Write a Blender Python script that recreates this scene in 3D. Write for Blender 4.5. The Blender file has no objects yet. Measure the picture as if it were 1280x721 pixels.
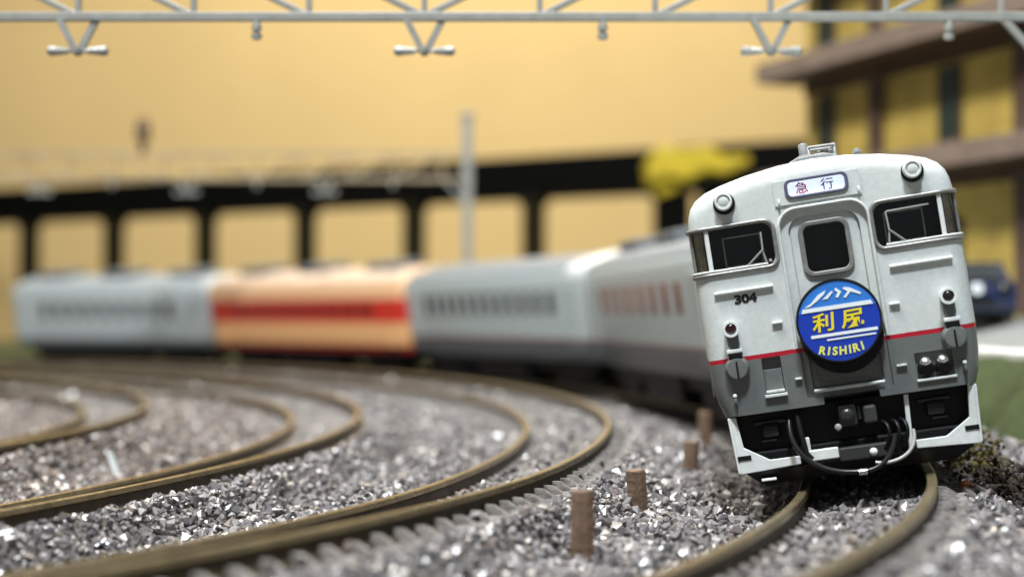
import bpy, bmesh, math, random
import numpy as np
from mathutils import Vector, Matrix, noise as mnoise

random.seed(7)
rng = np.random.default_rng(11)
PI = math.pi
R = math.radians
S = bpy.context.scene
COL = S.collection

# ---------------------------------------------------------------- units: 1 unit = 1 cm (a small model railway)
S.unit_settings.system = 'METRIC'
S.unit_settings.scale_length = 0.01

# ---------------------------------------------------------------- camera
EYE = 1.22
cd = bpy.data.cameras.new('camera')
cam = bpy.data.objects.new('camera', cd)
COL.objects.link(cam)
cam.location = (0, 0, EYE)
cam.rotation_euler = (R(90 + 1.16), 0, 0)
cd.sensor_width = 36
cd.lens = 36 * 1758 / 1280
cd.clip_start = 0.05
cd.clip_end = 500
cd.dof.use_dof = True
cd.dof.focus_distance = 10.6
cd.dof.aperture_fstop = (cd.lens * 1e-3) / (2 * 0.096)
S.camera = cam

# ---------------------------------------------------------------- world, lamps, exposure
W = bpy.data.worlds.new('World')
S.world = W
W.use_nodes = True
bg = W.node_tree.nodes['Background']
bg.inputs[0].default_value = (0.86, 0.93, 1.0, 1)
bg.inputs[1].default_value = 0.15


def area(name, loc, target, size, energy, color):
    l = bpy.data.lights.new(name, 'AREA')
    l.shape = 'RECTANGLE'
    l.size, l.size_y = size
    l.energy = energy
    l.color = color
    o = bpy.data.objects.new(name, l)
    COL.objects.link(o)
    o.location = loc
    d = Vector(target) - Vector(loc)
    o.rotation_euler = d.to_track_quat('-Z', 'Y').to_euler()
    return o


area('unseen_lamp', (-3, -8, 44), (2, 12, 0), (6, 4.5), 34000, (0.91, 0.965, 1.0))
area('unseen_lamp', (-10, 33, 56), (-9, 34, 0), (26, 6), 22000, (1.0, 0.97, 0.91))  # unseen, added to brighten the far cars and ground
area('unseen_lamp', (1, 64, 60), (0, 90, 8), (24, 10), 42500, (1.0, 0.91, 0.74))
area('unseen_lamp', (-10, 6, 30), (10, 27, 5), (8, 6), 12000, (1.0, 0.95, 0.84))  # unseen, added to brighten the yellow building

S.view_settings.view_transform = 'Standard'
S.view_settings.look = 'None'
S.view_settings.exposure = 0
S.view_settings.gamma = 1
S.cycles.use_denoising = True
S.cycles.max_bounces = 6
S.cycles.sample_clamp_indirect = 6

# ---------------------------------------------------------------- materials
MATS = {}


def mat(name, col, rough=0.5, metal=0.0, var=0.0, scale=8.0, bump=0.0, bscale=None, spec=0.5, coat=0.0, col2=None, emit=0.0):
    if name in MATS:
        return MATS[name]
    m = bpy.data.materials.new(name)
    m.use_nodes = True
    nt = m.node_tree
    b = nt.nodes['Principled BSDF']
    b.inputs['Roughness'].default_value = rough
    b.inputs['Metallic'].default_value = metal
    b.inputs['Specular IOR Level'].default_value = spec
    b.inputs['Coat Weight'].default_value = coat
    b.inputs['Base Color'].default_value = (*col, 1)
    if emit:
        b.inputs['Emission Color'].default_value = (*col, 1)
        b.inputs['Emission Strength'].default_value = emit
    if var or bump:
        tc = nt.nodes.new('ShaderNodeTexCoord')
        n = nt.nodes.new('ShaderNodeTexNoise')
        n.inputs['Scale'].default_value = scale
        n.inputs['Detail'].default_value = 6
        n.inputs['Roughness'].default_value = 0.65
        nt.links.new(tc.outputs['Object'], n.inputs['Vector'])
        if var:
            r = nt.nodes.new('ShaderNodeValToRGB')
            c2 = col2 or tuple(c * (1 - var) for c in col)
            r.color_ramp.elements[0].position = 0.32
            r.color_ramp.elements[1].position = 0.68
            r.color_ramp.elements[0].color = (*c2, 1)
            r.color_ramp.elements[1].color = (*[min(1, c * (1 + (0 if col2 else var * 0.5))) for c in col], 1)
            nt.links.new(n.outputs['Fac'], r.inputs['Fac'])
            nt.links.new(r.outputs['Color'], b.inputs['Base Color'])
        if bump:
            n2 = n
            if bscale:
                n2 = nt.nodes.new('ShaderNodeTexNoise')
                n2.inputs['Scale'].default_value = bscale
                n2.inputs['Detail'].default_value = 5
                nt.links.new(tc.outputs['Object'], n2.inputs['Vector'])
            bp = nt.nodes.new('ShaderNodeBump')
            bp.inputs['Strength'].default_value = bump
            bp.inputs['Distance'].default_value = 0.02
            nt.links.new(n2.outputs['Fac'], bp.inputs['Height'])
            nt.links.new(bp.outputs['Normal'], b.inputs['Normal'])
    MATS[name] = m
    return m


def livery(name, bands, rough=0.30, wob=0.006):
    """paint in horizontal bands: list of (upper z, colour) from the bottom up"""
    m = bpy.data.materials.new(name)
    m.use_nodes = True
    nt = m.node_tree
    b = nt.nodes['Principled BSDF']
    b.inputs['Roughness'].default_value = rough
    tc = nt.nodes.new('ShaderNodeTexCoord')
    sp = nt.nodes.new('ShaderNodeSeparateXYZ')
    nt.links.new(tc.outputs['Object'], sp.inputs[0])
    n = nt.nodes.new('ShaderNodeTexNoise')
    n.inputs['Scale'].default_value = 9
    n.inputs['Detail'].default_value = 3
    nt.links.new(tc.outputs['Object'], n.inputs['Vector'])
    ad = nt.nodes.new('ShaderNodeMath')
    ad.operation = 'MULTIPLY_ADD'
    ad.inputs[1].default_value = wob * 2
    nt.links.new(n.outputs['Fac'], ad.inputs[0])
    nt.links.new(sp.outputs['Z'], ad.inputs[2])
    prev = None
    for i, (zt, c) in enumerate(bands):
        # speckle each band a little: dust and worn paint
        n3 = nt.nodes.new('ShaderNodeTexNoise')
        n3.inputs['Scale'].default_value = 22
        n3.inputs['Detail'].default_value = 7
        n3.inputs['Roughness'].default_value = 0.7
        nt.links.new(tc.outputs['Object'], n3.inputs['Vector'])
        rp = nt.nodes.new('ShaderNodeValToRGB')
        rp.color_ramp.elements[0].position = 0.3
        rp.color_ramp.elements[1].position = 0.62
        rp.color_ramp.elements[0].color = (*[v * 0.86 for v in c], 1)
        rp.color_ramp.elements[1].color = (*c, 1)
        nt.links.new(n3.outputs['Fac'], rp.inputs['Fac'])
        if prev is None:
            prev = rp.outputs['Color']
        else:
            gt = nt.nodes.new('ShaderNodeMath')
            gt.operation = 'GREATER_THAN'
            gt.inputs[1].default_value = bands[i - 1][0] + wob
            nt.links.new(ad.outputs[0], gt.inputs[0])
            mx = nt.nodes.new('ShaderNodeMix')
            mx.data_type = 'RGBA'
            nt.links.new(gt.outputs[0], mx.inputs[0])
            nt.links.new(prev, mx.inputs[6])
            nt.links.new(rp.outputs['Color'], mx.inputs[7])
            prev = mx.outputs[2]
    nt.links.new(prev, b.inputs['Base Color'])
    bp = nt.nodes.new('ShaderNodeBump')
    bp.inputs['Strength'].default_value = 0.08
    bp.inputs['Distance'].default_value = 0.01
    n4 = nt.nodes.new('ShaderNodeTexNoise')
    n4.inputs['Scale'].default_value = 60
    nt.links.new(tc.outputs['Object'], n4.inputs['Vector'])
    nt.links.new(n4.outputs['Fac'], bp.inputs['Height'])
    nt.links.new(bp.outputs['Normal'], b.inputs['Normal'])
    return m


def glass_mat(name, tint=(0.9, 0.95, 0.95), refl=0.12):
    m = bpy.data.materials.new(name)
    m.use_nodes = True
    nt = m.node_tree
    nt.nodes.clear()
    out = nt.nodes.new('ShaderNodeOutputMaterial')
    tr = nt.nodes.new('ShaderNodeBsdfTransparent')
    tr.inputs[0].default_value = (*tint, 1)
    gl = nt.nodes.new('ShaderNodeBsdfGlossy')
    gl.inputs['Roughness'].default_value = 0.05
    fr = nt.nodes.new('ShaderNodeFresnel')
    fr.inputs[0].default_value = 1.45
    ad = nt.nodes.new('ShaderNodeMath')
    ad.operation = 'MULTIPLY_ADD'
    ad.inputs[1].default_value = 1.0
    ad.inputs[2].default_value = refl * 0.3 - 0.036
    nt.links.new(fr.outputs[0], ad.inputs[0])
    mx = nt.nodes.new('ShaderNodeMixShader')
    nt.links.new(ad.outputs[0], mx.inputs[0])
    nt.links.new(tr.outputs[0], mx.inputs[1])
    nt.links.new(gl.outputs[0], mx.inputs[2])
    nt.links.new(mx.outputs[0], out.inputs[0])
    return m


LGREY = (0.60, 0.645, 0.64)
DGREY = (0.135, 0.148, 0.148)
RED = (0.42, 0.012, 0.03)
M_body = livery('railcar_paint', [(0.984, DGREY), (1.017, RED), (9, LGREY)])
M_far = livery('grey_car_paint', [(0.97, (0.105, 0.118, 0.128)), (1.0, (0.34, 0.13, 0.13)), (9, (0.44, 0.505, 0.515))])
M_farplain = livery('plain_grey_car_paint', [(0.78, (0.15, 0.165, 0.18)), (9, (0.45, 0.50, 0.515))])
M_orange = livery('cream_red_car_paint', [(0.73, (0.34, 0.02, 0.015)), (1.25, (0.80, 0.44, 0.20)), (1.80, (0.60, 0.035, 0.02)), (9, (0.82, 0.50, 0.28))])
M_light = mat('light_grey_paint', LGREY, 0.38, var=0.12, scale=18)
M_white = mat('white_grey_paint', (0.72, 0.76, 0.76), 0.4, var=0.12, scale=14)
M_dgrey = mat('dark_grey_paint', DGREY, 0.42, var=0.15, scale=16)
M_black = mat('black_plastic', (0.006, 0.006, 0.007), 0.5, var=0.3, scale=14, spec=0.25)
M_blackg = mat('black_gloss', (0.012, 0.012, 0.013), 0.28)
M_inside = mat('dark_cab_inside', (0.024, 0.022, 0.019), 0.7)
M_frame = mat('window_frame_grey', (0.26, 0.26, 0.25), 0.35, metal=0.3, var=0.3, scale=20)
M_metal = mat('bright_metal', (0.72, 0.72, 0.70), 0.25, metal=0.9)
M_wiper = mat('wiper_grey', (0.42, 0.43, 0.40), 0.35, metal=0.3)
M_lens = mat('lamp_lens', (0.60, 0.64, 0.62), 0.12, spec=0.8, coat=0.6)
M_redlens = mat('dark_red_lens', (0.022, 0.003, 0.003), 0.15, coat=0.8)
M_roofgrey = mat('roof_grey', (0.19, 0.215, 0.24), 0.55, var=0.25, scale=6)
M_equip = mat('roof_equipment_grey', (0.27, 0.28, 0.285), 0.42, var=0.3, scale=24)
M_unit = mat('roof_unit_slate', (0.10, 0.115, 0.13), 0.55, var=0.3, scale=8)
M_window = mat('car_window_dark', (0.035, 0.04, 0.045), 0.12, coat=0.3)
M_windowred = mat('car_window_curtain', (0.20, 0.06, 0.05), 0.2, coat=0.3)
M_windowband = mat('car_window_in_red_band', (0.20, 0.02, 0.015), 0.2, coat=0.3)
M_glass = glass_mat('window_glass')
M_cglass = glass_mat('corner_glass', (0.86, 0.84, 0.80), 0.3)
M_inner = mat('cab_lining', (0.66, 0.62, 0.57), 0.6, var=0.4, scale=12)
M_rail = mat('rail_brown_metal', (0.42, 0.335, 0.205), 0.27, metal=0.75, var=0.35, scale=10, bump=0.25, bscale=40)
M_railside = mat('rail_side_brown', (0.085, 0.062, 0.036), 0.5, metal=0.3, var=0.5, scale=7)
M_sleeper = mat('sleeper_dusty', (0.20, 0.183, 0.175), 0.6, var=0.5, scale=14, bump=0.5, bscale=30)
M_stake = mat('stake_brown', (0.17, 0.108, 0.07), 0.7, var=0.35, scale=9, bump=0.4, bscale=25)
M_truss = mat('gantry_grey', (0.275, 0.28, 0.265), 0.42, var=0.15, scale=8)
M_insul = mat('insulator_grey', (0.36, 0.37, 0.355), 0.3, var=0.2, scale=20)
M_deck = mat('viaduct_black', (0.004, 0.004, 0.004), 0.8, spec=0.05)
M_column = mat('viaduct_column_dark', (0.026, 0.022, 0.010), 0.8, var=0.3, scale=1, spec=0.1)
M_wall = mat('tan_wall_paint', (0.66, 0.485, 0.222), 0.8, var=0.05, scale=0.12, bump=0.03, bscale=2)
M_yellow = mat('facade_yellow', (0.66, 0.50, 0.13), 0.65, var=0.5, scale=0.7)
M_brown = mat('balcony_brown', (0.10, 0.058, 0.032), 0.6, var=0.3, scale=1.5)
M_brownlt = mat('balcony_edge_mauve', (0.19, 0.14, 0.11), 0.6, var=0.25, scale=1.5)
M_post = mat('facade_post_brown', (0.12, 0.075, 0.06), 0.6, var=0.25, scale=1.5)
M_pane = mat('facade_pane', (0.045, 0.06, 0.05), 0.15)
M_cabin = mat('cabin_yellow', (0.64, 0.48, 0.015), 0.6, var=0.3, scale=1.0)
M_car = mat('car_navy', (0.012, 0.022, 0.07), 0.22, coat=0.7)
M_road = mat('road_grey', (0.22, 0.23, 0.23), 0.75, var=0.2, scale=3)
M_kerb = mat('kerb_white', (0.62, 0.62, 0.60), 0.7, var=0.15, scale=3)
M_grass = mat('grass_green', (0.045, 0.066, 0.017), 0.9, var=0.5, scale=5, bump=0.8, bscale=18)
M_moss = mat('moss_olive', (0.12, 0.095, 0.025), 0.85, var=0.5, scale=6)
M_mossd = mat('moss_brown_shadowed', (0.035, 0.022, 0.014), 0.8, var=0.4, scale=6)
M_bed = mat('ballast_bed', (0.13, 0.12, 0.112), 0.85, var=0.45, scale=9, bump=1.0, bscale=26)
M_base = mat('baseboard', (0.10, 0.11, 0.05), 0.9, var=0.3, scale=0.6)
M_copper = mat('copper_chip', (0.75, 0.28, 0.12), 0.35, metal=0.5)
M_navy = mat('headmark_blue', (0.010, 0.045, 0.42), 0.25, coat=0.6)
M_sky = mat('headmark_light_blue', (0.035, 0.20, 0.66), 0.25, coat=0.6)
M_hwhite = mat('headmark_white', (0.80, 0.86, 0.90), 0.3, coat=0.5)
M_hyellow = mat('headmark_yellow', (0.80, 0.66, 0.03), 0.3, coat=0.5)
M_hlime = mat('headmark_pale_yellow', (0.78, 0.80, 0.16), 0.3, coat=0.5)
M_num = mat('number_black', (0.01, 0.01, 0.012), 0.4)
M_signred = mat('sign_red', (0.55, 0.015, 0.10), 0.4)
M_signpur = mat('sign_purple', (0.20, 0.10, 0.38), 0.4)
M_lit = mat('sign_lit_panel', (0.70, 0.80, 1.0), 0.4, emit=1.0)

# stones: each stone carries its own tone
m = bpy.data.materials.new('gravel_stone')
m.use_nodes = True
nt = m.node_tree
b = nt.nodes['Principled BSDF']
at = nt.nodes.new('ShaderNodeAttribute')
at.attribute_name = 'tone'
rp = nt.nodes.new('ShaderNodeValToRGB')
e = rp.color_ramp.elements
e[0].position, e[0].color = 0.0, (0.08, 0.076, 0.084, 1)
e[1].position, e[1].color = 1.0, (0.80, 0.79, 0.77, 1)
for p, c in ((0.30, (0.15, 0.142, 0.152, 1)), (0.62, (0.235, 0.222, 0.231, 1)), (0.80, (0.24, 0.222, 0.215, 1)), (0.90, (0.33, 0.32, 0.325, 1))):
    x = e.new(p)
    x.color = c
nt.links.new(at.outputs['Fac'], rp.inputs['Fac'])
tc = nt.nodes.new('ShaderNodeTexCoord')
n = nt.nodes.new('ShaderNodeTexNoise')
n.inputs['Scale'].default_value = 50
nt.links.new(tc.outputs['Object'], n.inputs['Vector'])
mx = nt.nodes.new('ShaderNodeMix')
mx.data_type = 'RGBA'
mx.blend_type = 'MULTIPLY'
at2 = nt.nodes.new('ShaderNodeAttribute')
at2.attribute_name = 'rust'
nt.links.new(at2.outputs['Fac'], mx.inputs[0])
mx.inputs[7].default_value = (1.0, 0.80, 0.64, 1)
nt.links.new(rp.outputs['Color'], mx.inputs[6])
nt.links.new(mx.outputs[2], b.inputs['Base Color'])
b.inputs['Roughness'].default_value = 0.26
b.inputs['Specular IOR Level'].default_value = 0.7
M_stone = m


# ---------------------------------------------------------------- mesh helpers
class MB:
    def __init__(s):
        s.v, s.f = [], []

    def add(s, vs, fs):
        o = len(s.v)
        s.v += [tuple(p) for p in vs]
        s.f += [tuple(i + o for i in f) for f in fs]
        return s

    def box(s, x0, x1, y0, y1, z0, z1):
        return s.add([(x0, y0, z0), (x1, y0, z0), (x1, y1, z0), (x0, y1, z0), (x0, y0, z1), (x1, y0, z1), (x1, y1, z1), (x0, y1, z1)],
                     [(0, 3, 2, 1), (4, 5, 6, 7), (0, 1, 5, 4), (1, 2, 6, 5), (2, 3, 7, 6), (3, 0, 4, 7)])

    def bar(s, a, c, w, h=None, up=(0, 0, 1)):
        a, c = Vector(a), Vector(c)
        h = h or w
        d = (c - a).normalized()
        u = Vector(up)
        if abs(d.dot(u)) > 0.98:
            u = Vector((0, 1, 0))
        x = d.cross(u).normalized()
        z = x.cross(d).normalized()
        vs = [p + x * sx * w / 2 + z * sz * h / 2 for p in (a, c) for sx, sz in ((-1, -1), (1, -1), (1, 1), (-1, 1))]
        return s.add(vs, [(3, 2, 1, 0), (4, 5, 6, 7), (0, 1, 5, 4), (1, 2, 6, 5), (2, 3, 7, 6), (3, 0, 4, 7)])

    def lathe(s, a, d, prof, n=24):
        """prof: list of (distance along d, radius)"""
        a, d = Vector(a), Vector(d).normalized()
        u = d.cross(Vector((0, 0, 1)))
        if u.length < 0.1:
            u = d.cross(Vector((1, 0, 0)))
        u.normalize()
        w = d.cross(u)
        vs, fs = [], []
        for t, r in prof:
            for i in range(n):
                q = 2 * PI * i / n
                vs.append(a + d * t + (u * math.cos(q) + w * math.sin(q)) * r)
        for k in range(len(prof) - 1):
            for i in range(n):
                j = (i + 1) % n
                fs.append((k * n + i, k * n + j, (k + 1) * n + j, (k + 1) * n + i))
        fs.append(tuple(range(n - 1, -1, -1)))
        fs.append(tuple((len(prof) - 1) * n + i for i in range(n)))
        return s.add(vs, fs)

    def cyl(s, a, c, r, n=16):
        a, c = Vector(a), Vector(c)
        return s.lathe(a, c - a, [(0, r), ((c - a).length, r)], n)

    def tube(s, pts, r, n=8, sq=1.0):
        pts = [Vector(p) for p in pts]
        vs, fs = [], []
        prevx = None
        for i, p in enumerate(pts):
            d = (pts[min(i + 1, len(pts) - 1)] - pts[max(i - 1, 0)]).normalized()
            x = d.cross(Vector((0, 1, 0)))
            if x.length < 0.15:
                x = d.cross(Vector((0, 0, 1)))
            x.normalize()
            if prevx is not None and x.dot(prevx) < 0:
                x = -x
            prevx = x
            y = d.cross(x)
            for k in range(n):
                q = 2 * PI * k / n
                vs.append(p + x * math.cos(q) * r + y * math.sin(q) * r * sq)
        for i in range(len(pts) - 1):
            for k in range(n):
                j = (k + 1) % n
                fs.append((i * n + k, i * n + j, (i + 1) * n + j, (i + 1) * n + k))
        fs.append(tuple(range(n - 1, -1, -1)))
        fs.append(tuple((len(pts) - 1) * n + k for k in range(n)))
        return s.add(vs, fs)

    def plate(s, poly, y0, y1):
        """polygon in (x,z), extruded from y0 (front) to y1"""
        n = len(poly)
        vs = [(x, y0, z) for x, z in poly] + [(x, y1, z) for x, z in poly]
        fs = [tuple(range(n)), tuple(range(2 * n - 1, n - 1, -1))] + [(i, i + n, (i + 1) % n + n, (i + 1) % n) for i in range(n)]
        return s.add(vs, fs)

    def ring(s, outer, inner, y0, y1):
        n = len(outer)
        vs = [(x, y0, z) for x, z in outer] + [(x, y0, z) for x, z in inner] + [(x, y1, z) for x, z in outer] + [(x, y1, z) for x, z in inner]
        fs = []
        for i in range(n):
            j = (i + 1) % n
            fs += [(i, j, n + j, n + i), (2 * n + i, 3 * n + i, 3 * n + j, 2 * n + j), (i, 2 * n + i, 2 * n + j, j), (n + i, n + j, 3 * n + j, 3 * n + i)]
        return s.add(vs, fs)

    def build(s, name, mt, parent=None, smooth=None, bevel=0, seg=2):
        me = bpy.data.meshes.new(name)
        me.from_pydata(s.v, [], s.f)
        bm = bmesh.new()
        bm.from_mesh(me)
        bmesh.ops.recalc_face_normals(bm, faces=bm.faces)
        bm.to_mesh(me)
        bm.free()
        return link(name, me, mt, parent, smooth, bevel, seg)


def link(name, me, mt, parent=None, smooth=None, bevel=0, seg=2):
    if mt is not None:
        me.materials.append(mt)
    if smooth:
        me.shade_smooth()
        me.set_sharp_from_angle(angle=R(smooth))
    o = bpy.data.objects.new(name, me)
    COL.objects.link(o)
    o.parent = parent
    if bevel:
        md = o.modifiers.new('bevel', 'BEVEL')
        md.width = bevel
        md.segments = seg
        md.limit_method = 'ANGLE'
    return o


def tag(o, label=None, cat=None, group=None, kind=None):
    for k, v in (('label', label), ('category', cat), ('group', group), ('kind', kind)):
        if v:
            o[k] = v
    return o


def empty(name, loc=(0, 0, 0), rot=(0, 0, 0)):
    o = bpy.data.objects.new(name, None)
    COL.objects.link(o)
    o.location = loc
    o.rotation_euler = rot
    o.empty_display_size = 0.2
    return o


def rrect(x0, x1, z0, z1, r, k=5, radii=None):
    """rounded rectangle polygon; radii: (bl, br, tr, tl)"""
    rr = radii or (r, r, r, r)
    P = []
    for (cx, cz, a0, q) in ((x0, z0, PI, rr[0]), (x1, z0, 1.5 * PI, rr[1]), (x1, z1, 0, rr[2]), (x0, z1, 0.5 * PI, rr[3])):
        sx = 1 if cx == x0 else -1
        sz = 1 if cz == z0 else -1
        for i in range(k + 1):
            a = a0 + 0.5 * PI * i / k
            P.append((cx + sx * q + q * math.cos(a), cz + sz * q + q * math.sin(a)))
    return P


def text_mesh(body, size, bold=0.0, depth=0.004, shear=0.0):
    cu = bpy.data.curves.new('text', 'FONT')
    cu.body = body
    cu.size = size
    cu.extrude = depth / 2
    cu.offset = bold
    cu.shear = shear
    cu.align_x = 'CENTER'
    cu.align_y = 'CENTER'
    cu.resolution_u = 4
    o = bpy.data.objects.new('text', cu)
    COL.objects.link(o)
    bpy.context.view_layer.update()
    me = bpy.data.meshes.new_from_object(o.evaluated_get(bpy.context.evaluated_depsgraph_get()))
    bpy.data.objects.remove(o)
    bpy.data.curves.remove(cu)
    return me


def place_text(me, x, y, z, rot=0.0, sx=1.0, sz=1.0, center=True):
    """turn a text mesh to face -y and put its middle at (x,y,z)"""
    co = np.array([v.co[:] for v in me.vertices])
    mid = (co.min(0) + co.max(0)) / 2 if center else np.zeros(3)
    co -= mid
    co[:, 0] *= sx
    co[:, 1] *= sz
    c, s_ = math.cos(rot), math.sin(rot)
    X = co[:, 0] * c - co[:, 1] * s_
    Z = co[:, 0] * s_ + co[:, 1] * c
    Y = -co[:, 2]
    out = np.stack([X + x, Y + y, Z + z], 1)
    return [tuple(p) for p in out], [tuple(p.vertices) for p in me.polygons]


# ---------------------------------------------------------------- the layout: concentric curved tracks
CX, CY = -21.95, 16.75
CANT = R(8.7)
TRACKS = [dict(R=25.37, z=0.0, d=1), dict(R=22.58, z=0.0, d=1), dict(R=19.55, z=-0.12, d=0), dict(R=16.57, z=-0.12, d=0)]


def track_r(t, th):
    """radius of a track's centre line at angle th (degrees); the outer two tighten towards the viewer"""
    dd = np.minimum(0, np.asarray(th) + 14.0)
    return t['R'] - t['d'] * 0.30 * (dd / 9.5) ** 2 * (1 / (1 + (dd / 40) ** 2))


def polar(r, th, z=0.0):
    return Vector((CX + r * math.cos(R(th)), CY + r * math.sin(R(th)), z))


def sstep(a, b, x):
    q = np.clip((x - a) / (b - a), 0, 1)
    return q * q * (3 - 2 * q)


def ground_z(X, Y):
    X = np.asarray(X, float)
    Y = np.asarray(Y, float)
    dx, dy = X - CX, Y - CY
    r = np.hypot(dx, dy)
    th = np.degrees(np.arctan2(dy, dx))
    base = -0.30 - 0.10 * sstep(21.6, 20.6, r) + 0.22 * sstep(26.0, 27.2, r)
    base = base + 0.035 * np.sin(X * 2.3 + 1) * np.sin(Y * 1.9) + 0.022 * np.sin(X * 5.1 + Y * 3.3) + 0.015 * np.sin(X * 9.7 - Y * 8.1)
    for t in TRACKS:
        d = r - track_r(t, th)
        w = 1 - sstep(0.74, 1.15, np.abs(d))
        bed = t['z'] + np.clip(d, -1, 1) * math.tan(CANT) - (0.315 if t['d'] else 0.235) + 0.085 * sstep(0.56, 0.74, np.abs(d))
        base = base * (1 - w) + bed * w
    return base


def grid_sheet(name, mt, r0, r1, nr, t0, t1, ntheta, zf, kind='structure', rshift=None):
    vs, fs = [], []
    for i in range(nr + 1):
        for j in range(ntheta + 1):
            th = t0 + (t1 - t0) * j / ntheta
            r = r0 + (r1 - r0) * i / nr
            if rshift:
                r += rshift(th)
            p = polar(r, th)
            vs.append((p.x, p.y, zf((r0 + (r1 - r0) * i / nr - r0) / (r1 - r0), p.x, p.y)))
    n = ntheta + 1
    for i in range(nr):
        for j in range(ntheta):
            fs.append((i * n + j, (i + 1) * n + j, (i + 1) * n + j + 1, i * n + j + 1))
    mb = MB()
    mb.add(vs, fs)
    o = mb.build(name, mt, None, smooth=60)
    o['kind'] = kind
    return o


# ground sheets
mb = MB()
mb.add([(-140, -60, -0.62), (140, -60, -0.62), (140, 120, -0.62), (-140, 120, -0.62)], [(0, 1, 2, 3)])
tag(mb.build('ground', M_base), kind='structure')
grid_sheet('gravel_bed', M_bed, 12.0, 29.6, 230, -62, 118, 420, lambda f, x, y: float(ground_z(x, y)) - 0.03)
shift = lambda th: 0.10 * max(0.0, -9 - th)
grid_sheet('grass_bank', M_grass, 27.15, 27.72, 6, -30, 40, 90,
           lambda f, x, y: -0.16 + 0.93 * (f ** 0.8) + 0.03 * math.sin(x * 7) * math.sin(y * 5), rshift=shift)
mb = MB()
vs, fs = [], []
prof = [(27.70, 0.60), (27.70, 0.80), (27.74, 0.83), (28.10, 0.83), (28.10, 0.70)]
NT = 90
for j in range(NT + 1):
    th = -30 + 70 * j / NT
    for r_, z_ in prof:
        p = polar(r_ + shift(th), th, z_)
        vs.append(p)
k = len(prof)
for j in range(NT):
    for i in range(k - 1):
        fs.append((j * k + i, j * k + i + 1, (j + 1) * k + i + 1, (j + 1) * k + i))
mb.add(vs, fs)
tag(mb.build('kerb', M_kerb, None, smooth=40), kind='structure')
grid_sheet('road', M_road, 28.08, 62, 24, -30, 40, 60, lambda f, x, y: 0.78 + 0.42 * min(1, f * 34 / 1.75), rshift=shift)
grid_sheet('grass_field', M_grass, 27.0, 70, 30, 40, 118, 60, lambda f, x, y: -0.22 + 0.05 * math.sin(x) * math.sin(y))

# the wall behind the layout
mb = MB()
mb.box(-120, 120, 96, 97, -1, 90)
tag(mb.build('backdrop_wall', M_wall), kind='structure')


# ---------------------------------------------------------------- tracks
def rail_mesh(name, t, side, parent, t0=-58, t1=112, n=260):
    # profile in (lateral, vertical) round the rail, head at 0
    pf = [(-0.058, -0.168), (-0.058, -0.152), (-0.013, -0.135), (-0.013, -0.062), (-0.036, -0.046), (-0.036, -0.010), (-0.027, 0.0),
          (0.027, 0.0), (0.036, -0.010), (0.036, -0.046), (0.013, -0.062), (0.013, -0.135), (0.058, -0.152), (0.058, -0.168)]
    vs, fs = [], []
    k = len(pf)
    for j in range(n + 1):
        th = t0 + (t1 - t0) * j / n
        rc = float(track_r(t, th))
        for a, h in pf:
            lat = side * 0.465 + a
            rr = rc + lat * math.cos(CANT) - h * math.sin(CANT)
            zz = t['z'] + lat * math.sin(CANT) + h * math.cos(CANT)
            vs.append(polar(rr, th, zz))
    for j in range(n):
        for i in range(k):
            i2 = (i + 1) % k
            fs.append((j * k + i, j * k + i2, (j + 1) * k + i2, (j + 1) * k + i))
    mb = MB()
    mb.add(vs, fs)
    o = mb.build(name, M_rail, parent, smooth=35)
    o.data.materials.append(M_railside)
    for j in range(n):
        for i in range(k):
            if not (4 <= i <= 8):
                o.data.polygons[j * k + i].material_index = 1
    return o


def sleeper_mb(t, th, wob):
    mb = MB()
    rc = float(track_r(t, th))
    hw = R(0)
    w = 0.044
    vs = []
    jit = lambda: random.uniform(-1, 1) * 0.007
    for sg_ in (-1, 1):
        for s_, h, lat in ((-w, -0.36, 0.74), (w, -0.36, 0.74), (w, -0.20, 0.71), (w * 0.55, -0.165, 0.67), (-w * 0.55, -0.165, 0.67), (-w, -0.20, 0.71)):
            l2 = sg_ * lat + jit() * 3
            rr = rc + l2 * math.cos(CANT) - h * math.sin(CANT)
            zz = t['z'] + l2 * math.sin(CANT) + h * math.cos(CANT) + jit() * (h > -0.3)
            p = polar(rr, th, zz)
            tan = Vector((-math.sin(R(th)), math.cos(R(th)), 0))
            vs.append(p + tan * (s_ + jit()))
    n = 6
    fs = [tuple(range(n - 1, -1, -1)), tuple(range(n, 2 * n))] + [(i, (i + 1) % n, (i + 1) % n + n, i + n) for i in range(n)]
    mb.add(vs, fs)
    # rail chairs: wedges that grip each rail from both sides
    tan = Vector((-math.sin(R(th)), math.cos(R(th)), 0))
    rad = Vector((math.cos(R(th)), math.sin(R(th)), 0))

    def pt(lat, h, s_):
        rr = rc + lat * math.cos(CANT) - h * math.sin(CANT)
        return polar(rr, th, t['z'] + lat * math.sin(CANT) + h * math.cos(CANT)) + tan * s_
    for c_ in (-0.465, 0.465) if t['d'] else ():
        for sd in (-1, 1):
            big = (sd > 0) == (c_ > 0)
            l0, l1, hh = c_ + sd * 0.030, c_ + sd * (0.165 if big else 0.10), (-0.098 if big else -0.12)
            hh += jit()
            q = 0.028
            mb.add([pt(l0, -0.17, -q), pt(l0, -0.17, q), pt(l1, -0.17, q), pt(l1, -0.17, -q), pt(l0, hh, -q * 0.5), pt(l0, hh, q * 0.5), pt(l0 + (l1 - l0) * 0.45, hh - 0.01, q * 0.5), pt(l0 + (l1 - l0) * 0.45, hh - 0.01, -q * 0.5)],
                   [(0, 3, 2, 1), (4, 5, 6, 7), (0, 1, 5, 4), (1, 2, 6, 5), (2, 3, 7, 6), (3, 0, 4, 7)])
    return mb


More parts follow.
